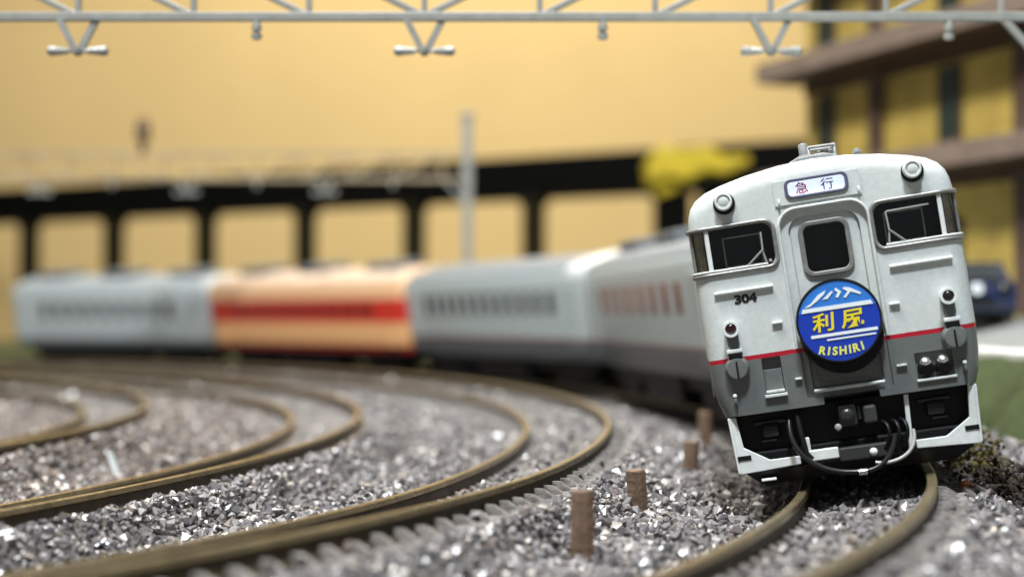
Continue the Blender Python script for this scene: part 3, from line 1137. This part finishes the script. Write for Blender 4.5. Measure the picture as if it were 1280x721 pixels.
for k, ch in enumerate('RISHIRI'):
    u = (-0.150, -0.104, -0.062, -0.005, 0.045, 0.088, 0.135)[k]
    zz = -math.sqrt(0.62 ** 2 - u * u) + 0.62 - 0.216
    tm = text_mesh(ch, 0.082, 0.003, 0.003, 0.1)
    v_, f_ = place_text(tm, u, YF - 0.004, HZ + zz, u / 0.55, 0.95, 1.0)
    MB().add(v_, f_).build('lettering', M_hlime, hm)

# ---- below the floor: skirt frame, plough, coupler, hoses
uf = MB()
uf.box(-0.80, 0.80, 0.30, L1 - 0.3, 0.32, 0.60)
uf.box(-0.86, 0.86, 0.16, 0.40, 0.20, 0.60)
uf.box(-0.80, 0.80, 0.12, 0.2, 0.10, 0.30)
uf.box(-0.84, 0.84, 2.2, 4.2, 0.12, 0.56)
uf.build('underframe', M_black, FR, bevel=0.02)
running_gear(FR, L1, (1.25, 5.05))
for s_ in (-1, 1):
    sk = MB()
    P1 = [(s_ * 0.885, 0.575), (s_ * 0.842, 0.575), (s_ * 0.818, 0.345), (s_ * 0.640, 0.232), (s_ * 0.420, 0.232), (s_ * 0.420, 0.172), (s_ * 0.862, 0.150)]
    sk.plate(P1, 0.045, 0.075)
    sk.plate([(s_ * 0.905, 0.575), (s_ * 0.885, 0.575), (s_ * 0.862, 0.150), (s_ * 0.885, 0.16)], 0.045, 0.22)
    st = sk.build('skirt_stay', M_white, FR, bevel=0.006)
    MB().box(*sorted((s_ * 0.875, s_ * 0.775)), 0.040, 0.046, 0.252, 0.286).build('slot', M_black, st)
    # cylinders and brackets half lost in the dark behind
    g = MB()
    g.cyl((s_ * 0.66, 0.14, 0.44), (s_ * 0.54, 0.14, 0.44), 0.06, 12)
    g.box(*sorted((s_ * 0.72, s_ * 0.48)), 0.12, 0.2, 0.49, 0.52)
    g.box(*sorted((s_ * 0.68, s_ * 0.56)), 0.10, 0.16, 0.36, 0.38)
    g.build('brake_gear', mat('dark_brake_grey', (0.030, 0.030, 0.030), 0.35, metal=0.3), FR, bevel=0.01)
MB().tube([(-0.40, 0.06, 0.56), (-0.39, 0.0, 0.40), (-0.375, -0.02, 0.25), (-0.34, -0.02, 0.20)], 0.022, 8).build('pipe', M_black, FR, smooth=60)
MB().bar((0.400, 0.06, 0.572), (0.378, 0.05, 0.175), 0.034, 0.03).build('stay_bar', M_white, FR, bevel=0.006)
q = MB()
q.box(-0.375, -0.335, 0.02, 0.06, 0.19, 0.36)
q.box(-0.375, -0.140, 0.015, 0.06, 0.182, 0.262)
q.build('buffer_plate', M_white, FR, bevel=0.008)
MB().box(-0.138, 0.225, 0.0, 0.08, 0.150, 0.252).build('coupler_bar', mat('coupler_grey', (0.03, 0.031, 0.032), 0.45), FR, bevel=0.012)
MB().lathe((0.105, 0.0, 0.195), (0, -1, 0), [(0, 0.030), (0.02, 0.028), (0.032, 0.012), (0.033, 0.002)], 14).build('knob', M_white, FR, smooth=60)
cp = MB()
cp.box(-0.10, 0.03, 0.02, 0.16, 0.40, 0.56)
cp.box(0.03, 0.07, 0.05, 0.16, 0.43, 0.54)
cp.lathe((-0.04, 0.02, 0.48), (0, -1, 0), [(0, 0.06), (0.03, 0.05), (0.04, 0.02)], 14)
cpo = cp.build('coupler', mat('coupler_dark', (0.035, 0.036, 0.038), 0.38, metal=0.2), FR, bevel=0.015)
MB().box(0.075, 0.175, 0.02, 0.14, 0.40, 0.535).build('coupler_head', mat('coupler_head_grey', (0.06, 0.063, 0.063), 0.4, metal=0.2), cpo, bevel=0.02)
MB().lathe((-0.118, 0.0, 0.405), (0, -1, 0.2), [(0, 0.028), (0.03, 0.022), (0.036, 0.004)], 10).build('bolt', M_equip, cpo, smooth=50)
pl = MB()
pl.add([(-0.84, 0.06, 0.155), (0.84, 0.06, 0.155), (0.70, 0.16, 0.045), (-0.72, 0.16, 0.045), (-0.84, 0.5, 0.155), (0.84, 0.5, 0.155), (0.70, 0.45, 0.045), (-0.72, 0.45, 0.045)],
       [(0, 1, 2, 3), (4, 7, 6, 5), (0, 4, 5, 1), (3, 2, 6, 7), (0, 3, 7, 4), (1, 5, 6, 2)])
po = pl.build('plough', M_black, FR, bevel=0.01)
MB().box(-0.725, -0.615, 0.02, 0.14, 0.082, 0.098).build('plough_step', M_white, po, bevel=0.005)


def bez(p0, p1, p2, p3, n=18):
    o = []
    for i in range(n + 1):
        t = i / n
        o.append(tuple((1 - t) ** 3 * a + 3 * (1 - t) ** 2 * t * b_ + 3 * (1 - t) * t * t * c + t ** 3 * d for a, b_, c, d in zip(p0, p1, p2, p3)))
    return o


MB().tube(bez((-0.46, 0.05, 0.50), (-0.50, -0.08, 0.30), (-0.36, -0.10, 0.08), (0.0, -0.09, 0.075)), 0.020, 8).build('hose', M_blackg, FR, smooth=60)
MB().tube(bez((0.0, -0.09, 0.072), (0.12, -0.10, 0.07), (0.22, -0.10, 0.13), (0.27, -0.04, 0.30)), 0.018, 8).build('hose', M_blackg, FR, smooth=60)
MB().tube(bez((0.10, -0.08, 0.125), (0.22, -0.10, 0.09), (0.42, -0.10, 0.14), (0.405, -0.02, 0.32)), 0.013, 8).build('hose', mat('hose_worn_grey', (0.34, 0.34, 0.33), 0.3), FR, smooth=60)
MB().cyl((-0.03, -0.10, 0.072), (0.03, -0.10, 0.072), 0.024, 10).build('hose_clip', M_metal, FR, smooth=40)
for x in (0.20, 0.27, 0.33):
    MB().tube(bez((x, 0.06, 0.40), (x + 0.06, -0.04, 0.40), (x + 0.04, -0.05, 0.24), (x - 0.02, 0.02, 0.20)), 0.014, 6).build('cable', M_black, FR, smooth=60)

# ---- roof of the front railcar
rt = MB()
rt.plate([(-0.165, 2.35), (0.20, 2.35), (0.20, 2.405), (0.10, 2.432), (-0.09, 2.428), (-0.165, 2.395)], 0.15, 0.46)
ro = rt.build('roof_base', M_equip, FR, bevel=0.012)
hn = MB()
hn.lathe((-0.035, 0.22, 2.40), (0, 0, 1), [(0, 0.050), (0.035, 0.050), (0.042, 0.036), (0.118, 0.036), (0.128, 0.028), (0.132, 0.005)], 16)
hn.build('horn', M_equip, ro, smooth=40)
for k in range(4):
    MB().box(0.02 + 0.042 * k, 0.046 + 0.042 * k, 0.20 + 0.02 * (k % 2), 0.30, 2.41, 2.448 + 0.008 * (k % 2)).build('vent_fin', M_equip, ro, bevel=0.005)
rk = MB()
for z in (2.488,):
    rk.tube([(0.0, 0.19, z), (0.19, 0.19, z - 0.006)], 0.012, 6)
    rk.tube([(0.0, 0.40, z), (0.19, 0.40, z - 0.006)], 0.012, 6)
for x in (0.0, 0.19):
    rk.tube([(x, 0.19, 2.38), (x, 0.19, 2.486), (x, 0.40, 2.486), (x, 0.40, 2.38)], 0.012, 6)
rk.build('roof_rack', M_equip, FR, smooth=60)
MB().lathe((0.345, 0.16, 2.360), (0, 0, 1), [(0, 0.028), (0.03, 0.026), (0.035, 0.034), (0.055, 0.030), (0.062, 0.006)], 14).build('whistle', M_equip, FR, smooth=40)
for y in (1.6, 3.1, 4.6):
    MB().box(-0.30, 0.30, y - 0.35, y + 0.35, 2.36, 2.47).build('roof_unit', M_roofgrey, FR, bevel=0.04)
side_windows(FR, L1, [1.15 + 0.52 * k for k in range(9)], 1.45, 1.88, 0.36, M_window)
for sx in (-1, 1):
    for y in (0.66, 5.9):
        MB().box(min(sx * 0.965, sx * 0.992), max(sx * 0.965, sx * 0.992), y - 0.17, y + 0.17, 0.72, 1.95).build('side_door', M_body, FR, bevel=0.01)


# ---------------------------------------------------------------- catenary gantries
def gantry(name, label, y, x0, x1, vees, drops, zc, h, bay, mid, post_x, post_top, group, extra=None, M_beam=M_truss):
    root = empty(name, (x0, y, -0.3))
    tr = MB()
    W_ = 0.085
    tr.bar((x0, y, zc), (x1, y, zc), 0.07, W_)
    tr.bar((x0, y, zc + h), (x1, y, zc + h), 0.07, W_)
    k0 = math.ceil((x0 - mid) / bay)
    k1 = math.floor((x1 - mid) / bay)
    tro = []
    for k in range(k0, k1 + 1):
        x = mid + k * bay
        tr.bar((x, y, zc + 0.03), (x, y, zc + h - 0.03), 0.055, 0.055)
        if k <= 0 and k > k0:
            tr.bar((x - 0.03, y, zc + 0.02), (x - bay + 0.04, y, zc + h - 0.02), 0.052, 0.06)
        if k >= 0 and k < k1:
            tr.bar((x + 0.03, y, zc + 0.02), (x + bay - 0.04, y, zc + h - 0.02), 0.052, 0.06)
    beam = tr.build('beam', M_beam, root, bevel=0.01)
    objs = [beam]
    for x in vees:
        v = MB()
        zt = zc - 0.335
        v.bar((x - 0.185, y - 0.01, zc), (x - 0.012, y - 0.01, zt), 0.055, 0.06)
        v.bar((x + 0.185, y + 0.01, zc), (x + 0.012, y + 0.01, zt), 0.055, 0.06)
        v.lathe((x, y, zt - 0.035), (0, 0, 1), [(0, 0.03), (0.03, 0.045), (0.07, 0.045)], 10)
        objs.append(v.build('vee_bracket', M_truss, root, smooth=40))
        ins = MB()
        for s_ in (-1, 1):
            ins.lathe((x, y, zt + 0.01), (s_, 0, 0), [(0.0, 0.018), (0.10, 0.018), (0.10, 0.036), (0.14, 0.030), (0.15, 0.042), (0.19, 0.034), (0.20, 0.046), (0.27, 0.046), (0.29, 0.02)], 12)
        objs.append(ins.build('insulator_arm', M_insul, root, smooth=40))
    for x in drops:
        d = MB()
        d.lathe((x, y, zc - 0.03), (0, 0, -1), [(0, 0.035), (0.05, 0.035), (0.055, 0.05), (0.10, 0.045), (0.105, 0.03), (0.13, 0.03), (0.135, 0.052), (0.18, 0.046), (0.19, 0.02)], 12)
        objs.append(d.build('insulator', M_insul, root, smooth=40))
    for px in post_x:
        p = MB()
        zb = float(ground_z(px, y)) - 0.1
        p.box(px - 0.12, px + 0.12, y - 0.12, y + 0.12, zb, post_top)
        p.box(px - 0.2, px + 0.2, y - 0.2, y + 0.2, zb, zb + 0.14)
        p.box(px - 0.16, px + 0.16, y - 0.16, y + 0.16, post_top - 0.05, post_top + 0.06)
        objs.append(p.build('post', M_truss, root, bevel=0.02))
        sgn = -1 if px > mid else 1
        kb = MB()
        kb.bar((px + sgn * 0.55, y, zc), (px, y, zc - 0.62), 0.06, 0.06)
        objs.append(kb.build('knee_brace', M_truss, root))
    if extra is not None:
        e_ = MB()
        e_.lathe((extra, y, zc + h), (0, 0, 1), [(0, 0.08), (0.3, 0.08), (0.3, 0.19), (0.5, 0.15), (0.55, 0.19), (0.72, 0.15), (0.85, 0.06)], 14)
        objs.append(e_.build('feeder_insulator', M_brown, root, smooth=40))
    inv = Matrix.Translation(-root.location)
    for o in objs:
        o.data.transform(inv)
    tag(root, label, 'gantry', group)


gantry('catenary_gantry', 'sharp grey lattice gantry beam crossing the top of the picture', 13.3, -12.5, 5.35,
       [2.459 - 3.29 * k for k in range(4)], [4.146 - 3.285 * k for k in range(5)], 4.065, 0.55, 1.0955, -0.832, (-12.3, 5.2), 5.0, 'grey lattice gantries')
gantry('catenary_gantry', 'blurred far grey lattice gantry with a tall post behind the train', 33.0, -27, -0.9,
       [-11.1 - 3.3, -11.1, -7.65, -4.4, -17.7], [-9.4, -6.0, -2.8], 4.46, 0.60, 1.09, -6.0, (-1.05, -26.6), 5.95, 'grey lattice gantries', extra=-8.68, M_beam=mat('gantry_warm_lit', (0.36, 0.29, 0.19), 0.6, var=0.3, scale=2))  # tan beam colour carries the warm light falling on grey paint

# ---------------------------------------------------------------- black viaduct
VA, VB = Vector((-30, 80, 0)), Vector((6.5, 60, 0))
vd = (VB - VA)
vl = vd.length
ve = vd.normalized()
vroot = empty('viaduct', (VB.x, VB.y, -0.6), (0, 0, math.atan2(ve.y, ve.x)))
s0, s1 = -0.5 * vl - vl, 0.22 * vl
MB().box(s0, s1, 0.0, 3.2, 7.32, 9.05).build('deck', M_deck, vroot, bevel=0.05)
for f in [-0.72 + 0.1545 * k for k in range(13)]:
    x = (f - 0.985) * vl
    m_ = MB()
    m_.box(x - 0.42, x + 0.42, 0.25, 1.1, 0.0, 7.32)
    m_.box(x - 0.55, x + 0.55, 0.15, 1.2, 6.9, 7.318)
    m_.build('column', M_column, vroot, bevel=0.05)
m_ = MB().box(s1 - 7.6, s1 - 6.6, -0.1, 1.1, 0.0, 7.30).build('pier', M_deck, vroot, bevel=0.05)
tag(vroot, 'long black elevated viaduct on dark columns in front of the tan wall', 'viaduct')

yc = empty('signal_cabin', (6.9, 55, -0.6))
m_ = MB()
m_.plate([(-1.6, 6.9), (-0.9, 7.25), (-0.2, 7.0), (0.6, 7.45), (1.3, 7.35), (2.3, 7.75), (2.2, 8.05), (1.2, 8.0), (0.8, 8.4), (-0.4, 8.25), (-1.2, 8.45), (-1.7, 7.8)], -1.0, 1.0)
m_.build('cabin', M_cabin, yc, bevel=0.1)
MB().plate([(-1.5, 7.1), (-0.3, 7.1), (-0.5, 6.75), (-1.25, 6.45)], -0.5, 0.5).build('bracket', M_cabin, yc, bevel=0.08)
MB().box(-1.25, 0.1, -0.2, 0.3, 0.0, 6.6).build('post', M_deck, yc)
tag(yc, 'small yellow cabin on a black post at the viaduct, left of the railcar roof', 'cabin')

# ---------------------------------------------------------------- yellow building at the right
be = Vector((0.40, -0.917, 0)).normalized()
broot = empty('apartment_building', (6.3, 30.0, 1.18), (0, 0, math.atan2(be.y, be.x)))
# local: x along the facade towards the viewer, -y out of the facade, z up from the road
LEN = 16.0
MB().box(0, LEN, 0, 7, -0.4, 12.5).build('wall', M_yellow, broot)
for z in (2.70, 5.02, 7.35, 9.7):
    sl = MB().box(-0.25, LEN + 0.4, -1.02, 0.05, z, z + 0.20).build('balcony', M_brown, broot, bevel=0.02)
    ed = MB()
    ed.box(-0.30, LEN + 0.45, -1.09, -1.021, z - 0.03, z + 0.36)
    ed.box(-0.30, -0.251, -1.02, 0.0, z - 0.03, z + 0.36)
    ed.build('parapet', M_brownlt, sl, bevel=0.01)
    MB().box(0.02, LEN, -0.10, -0.001, z - 0.28, z - 0.002).build('cornice', M_brown, sl)


def facade_window(x, z0, z1, w):
    f = MB().box(x - w / 2, x + w / 2, -0.05, 0.01, z0, z1).build('window', M_post, broot)
    MB().box(x - w / 2 + 0.06, x + w / 2 - 0.06, -0.058, -0.03, z0 + 0.06, z1 - 0.06).build('pane', M_pane, f)
    MB().box(x - w / 2 - 0.06, x + w / 2 + 0.06, -0.12, 0.0, z0 - 0.08, z0 - 0.002).build('sill', M_brownlt, f)


for fl, zb in enumerate((0.1, 2.92, 5.24, 7.57)):
    for x in (0.73, 4.5, 7.7, 10.6, 13.4):
        facade_window(x, zb + 0.35, zb + 1.75, 0.62)
    for x in (2.42, 6.4, 9.2, 12.1):
        MB().box(x - 0.17, x + 0.17, -0.16, 0.0, zb, zb + 2.05 + (0.5 if fl == 0 else 0)).build('post', M_post, broot, bevel=0.02)
MB().box(-0.4, LEN + 0.4, -0.5, 7.4, 12.5, 12.9).build('roof', M_brown, broot, bevel=0.05)
tag(broot, 'yellow apartment building with brown balconies behind the railcar', 'building')

# ---------------------------------------------------------------- parked car on the road
cr = empty('parked_car', (7.12, 21.8, 1.19), (0, 0, R(-14)))
Pf = [(-1.4, 0.10), (1.35, 0.10), (1.42, 0.25), (1.40, 0.45), (1.15, 0.54), (0.62, 0.58), (0.22, 0.86), (-0.75, 0.88), (-1.15, 0.60), (-1.40, 0.55), (-1.45, 0.28)]


def car_half(y):
    q = []
    return q


vs, fs = [], []
n = len(Pf)
for sx, k in ((-0.50, 0.9), (-0.53, 1.0), (0.53, 1.0), (0.50, 0.9)):
    for a, z in Pf:
        tuck = 0.82 if z > 0.6 else 1.0
        zz = z if k == 1.0 else 0.10 + (z - 0.10) * 0.96
        vs.append((sx * tuck, -a * (1 if k == 1 else 0.97), zz))
for q in range(3):
    for i in range(n):
        j = (i + 1) % n
        fs.append((q * n + i, q * n + j, (q + 1) * n + j, (q + 1) * n + i))
fs += [tuple(range(n)), tuple(3 * n + i for i in range(n))]
MB().add(vs, fs).build('body', M_car, cr, smooth=50, bevel=0.03, seg=3)
MB().add([(-0.42, -0.64, 0.585), (0.42, -0.64, 0.585), (0.36, -0.265, 0.85), (-0.36, -0.265, 0.85)], [(0, 1, 2, 3)]).build('windscreen', M_window, cr)
cr.children[-1].location = (0, -0.02, 0.012)
for sx in (-1, 1):
    MB().lathe((sx * 0.36, -1.36, 0.42), (0, -1, 0.1), [(0, 0.11), (0.05, 0.10), (0.09, 0.06), (0.10, 0.01)], 14).build('headlight', M_blackg, cr, smooth=50)
    for y in (-0.85, 0.85):
        MB().lathe((sx * 0.42, y, 0.21), (sx, 0, 0), [(0, 0.21), (0.12, 0.21), (0.13, 0.12), (0.11, 0.1)], 18).build('wheel', M_black, cr, smooth=40)
MB().box(-0.22, 0.22, -1.435, -1.40, 0.22, 0.32).build('grille', M_black, cr)
MB().box(-0.44, 0.44, -1.25, 1.25, -0.01, 0.13).build('underbody_shade', M_black, cr)  # black block stands in for the shade under the car
MB().plate(rrect(-0.10, 0.06, 0.36, 0.52, 0.06, 4), -1.47, -1.40).build('badge', M_hwhite, cr, bevel=0.01)
tag(cr, 'dark blue car parked on the road right of the railcar', 'car')

# ---------------------------------------------------------------- small things in the gravel
for (x, y, w, h, lab, tilt) in ((0.44, 8.9, 0.15, 0.44, 'short brown stake in the gravel, nearest and largest of the four', 1),
                                (0.965, 10.75, 0.145, 0.36, 'short brown stake in the gravel, second nearest of the four', -4),
                                (1.72, 13.6, 0.15, 0.34, 'short brown stake in the gravel, third of the four', 2),
                                (2.26, 16.4, 0.16, 0.40, 'short blurred brown stake in the gravel, farthest and closest to the railcar', -2)):
    z = float(ground_z(x, y))
    m_ = MB()
    vs = []
    for zz, s_ in [(-0.08, 1.0)] + [(h * (0.1 + 0.086 * q_), 1.0 + random.uniform(-0.008, 0.008)) for q_ in range(11)] + [(h, 0.9)]:
        for k in range(8):
            a = 2 * PI * k / 8 + 0.39
            r_ = w * 0.54 * s_ * (1 + random.uniform(-0.03, 0.03))
            vs.append((r_ * math.cos(a), r_ * 0.6 * math.sin(a), zz + random.uniform(-0.006, 0.006)))
    fs = [(k * 8 + i, k * 8 + (i + 1) % 8, (k + 1) * 8 + (i + 1) % 8, (k + 1) * 8 + i) for k in range(12) for i in range(8)] + [tuple(range(96, 104)), tuple(range(7, -1, -1))]
    o = m_.add(vs, fs).build('stake', M_stake, None, bevel=0.008)
    o.location = (x, y, z)
    o.rotation_euler = (R(random.uniform(-3, 3)), R(tilt), random.uniform(-0.3, 0.3))
    tag(o, lab, 'stake', 'brown stakes beside the train track')

for (x, y, s_, lab) in ((1.12, 14.6, 0.075, 'small copper chip in the gravel left of the stakes'), (3.42, 10.6, 0.06, 'tiny copper chip beside the sleeper ends right of the railcar')):
    bm = bmesh.new()
    bmesh.ops.create_icosphere(bm, subdivisions=1, radius=s_)
    for v in bm.verts:
        v.co *= random.uniform(0.75, 1.2)
        v.co.z *= 0.7
    me = bpy.data.meshes.new('copper_chip')
    bm.to_mesh(me)
    bm.free()
    o = link('copper_chip', me, M_copper)
    o.location = (x, y, float(ground_z(x, y)) + 0.07)
    tag(o, lab, 'chip', 'copper chips in the gravel')

z = float(ground_z(-4.6, 16.2))
o = MB().add([(-0.05, 0, 0.42), (0.03, 0.02, 0.44), (0.10, 0.03, 0.2), (0.17, 0.02, -0.02), (0.10, -0.02, -0.02), (0.02, -0.02, 0.2),
              (-0.05, 0.04, 0.41), (0.03, 0.06, 0.43), (0.10, 0.07, 0.2), (0.17, 0.06, -0.02), (0.10, 0.02, -0.02), (0.02, 0.02, 0.2)],
             [(0, 1, 2, 5), (5, 2, 3, 4), (6, 11, 8, 7), (11, 10, 9, 8), (0, 6, 7, 1), (1, 7, 8, 2), (2, 8, 9, 3), (3, 9, 10, 4), (4, 10, 11, 5), (5, 11, 6, 0)]).build('splinter', M_white)
o.location = (-4.05, 14.2, float(ground_z(-4.05, 14.2)))
o.scale = (0.62, 0.62, 0.62)
tag(o, 'pale splinter leaning in the brown gravel below the innermost track', 'splinter')


# moss and scrub beside the track at the right
def scrub(name, label, x, y, rx, ry, h, mt, nleaf, seed):
    rs = random.Random(seed)
    z = float(ground_z(x, y)) - 0.02
    m_ = MB()
    for _ in range(nleaf):
        a = rs.uniform(0, 2 * PI)
        q = math.sqrt(rs.random())
        px, py = rx * q * math.cos(a), ry * q * math.sin(a)
        pz = h * (1 - q * q) * rs.uniform(0.1, 1.0) * rs.uniform(0.6, 1.1)
        s_ = rs.uniform(0.018, 0.05)
        M_ = Matrix.Rotation(rs.uniform(0, 6.3), 3, 'Z') @ Matrix.Rotation(rs.uniform(-1.3, 1.3), 3, 'X') @ Matrix.Rotation(rs.uniform(-1.3, 1.3), 3, 'Y')
        vs = [M_ @ Vector(c) * s_ + Vector((px, py, pz)) for c in ((-1, 0, 0), (0, -0.55, 0.1), (1, 0, 0), (0, 0.55, 0.1), (0, 0, 0.5))]
        m_.add(vs, [(0, 1, 4), (1, 2, 4), (2, 3, 4), (3, 0, 4), (0, 3, 2, 1)])
    o = m_.build(name, mt)
    o.location = (x, y, z)
    tag(o, label, 'moss', kind='stuff')


scrub('moss_shadow_clump', 'dark brown scrub clump, partly railcar shadow, beside the sleeper ends right of the railcar', 3.85, 11.1, 0.55, 0.75, 0.36, M_mossd, 1500, 3)  # dark moss whose colour also takes in the train's shadow
scrub('moss_tuft', 'olive green moss tuft at the foot of the railcar corner', 3.93, 11.9, 0.34, 0.42, 0.52, M_moss, 800, 5)
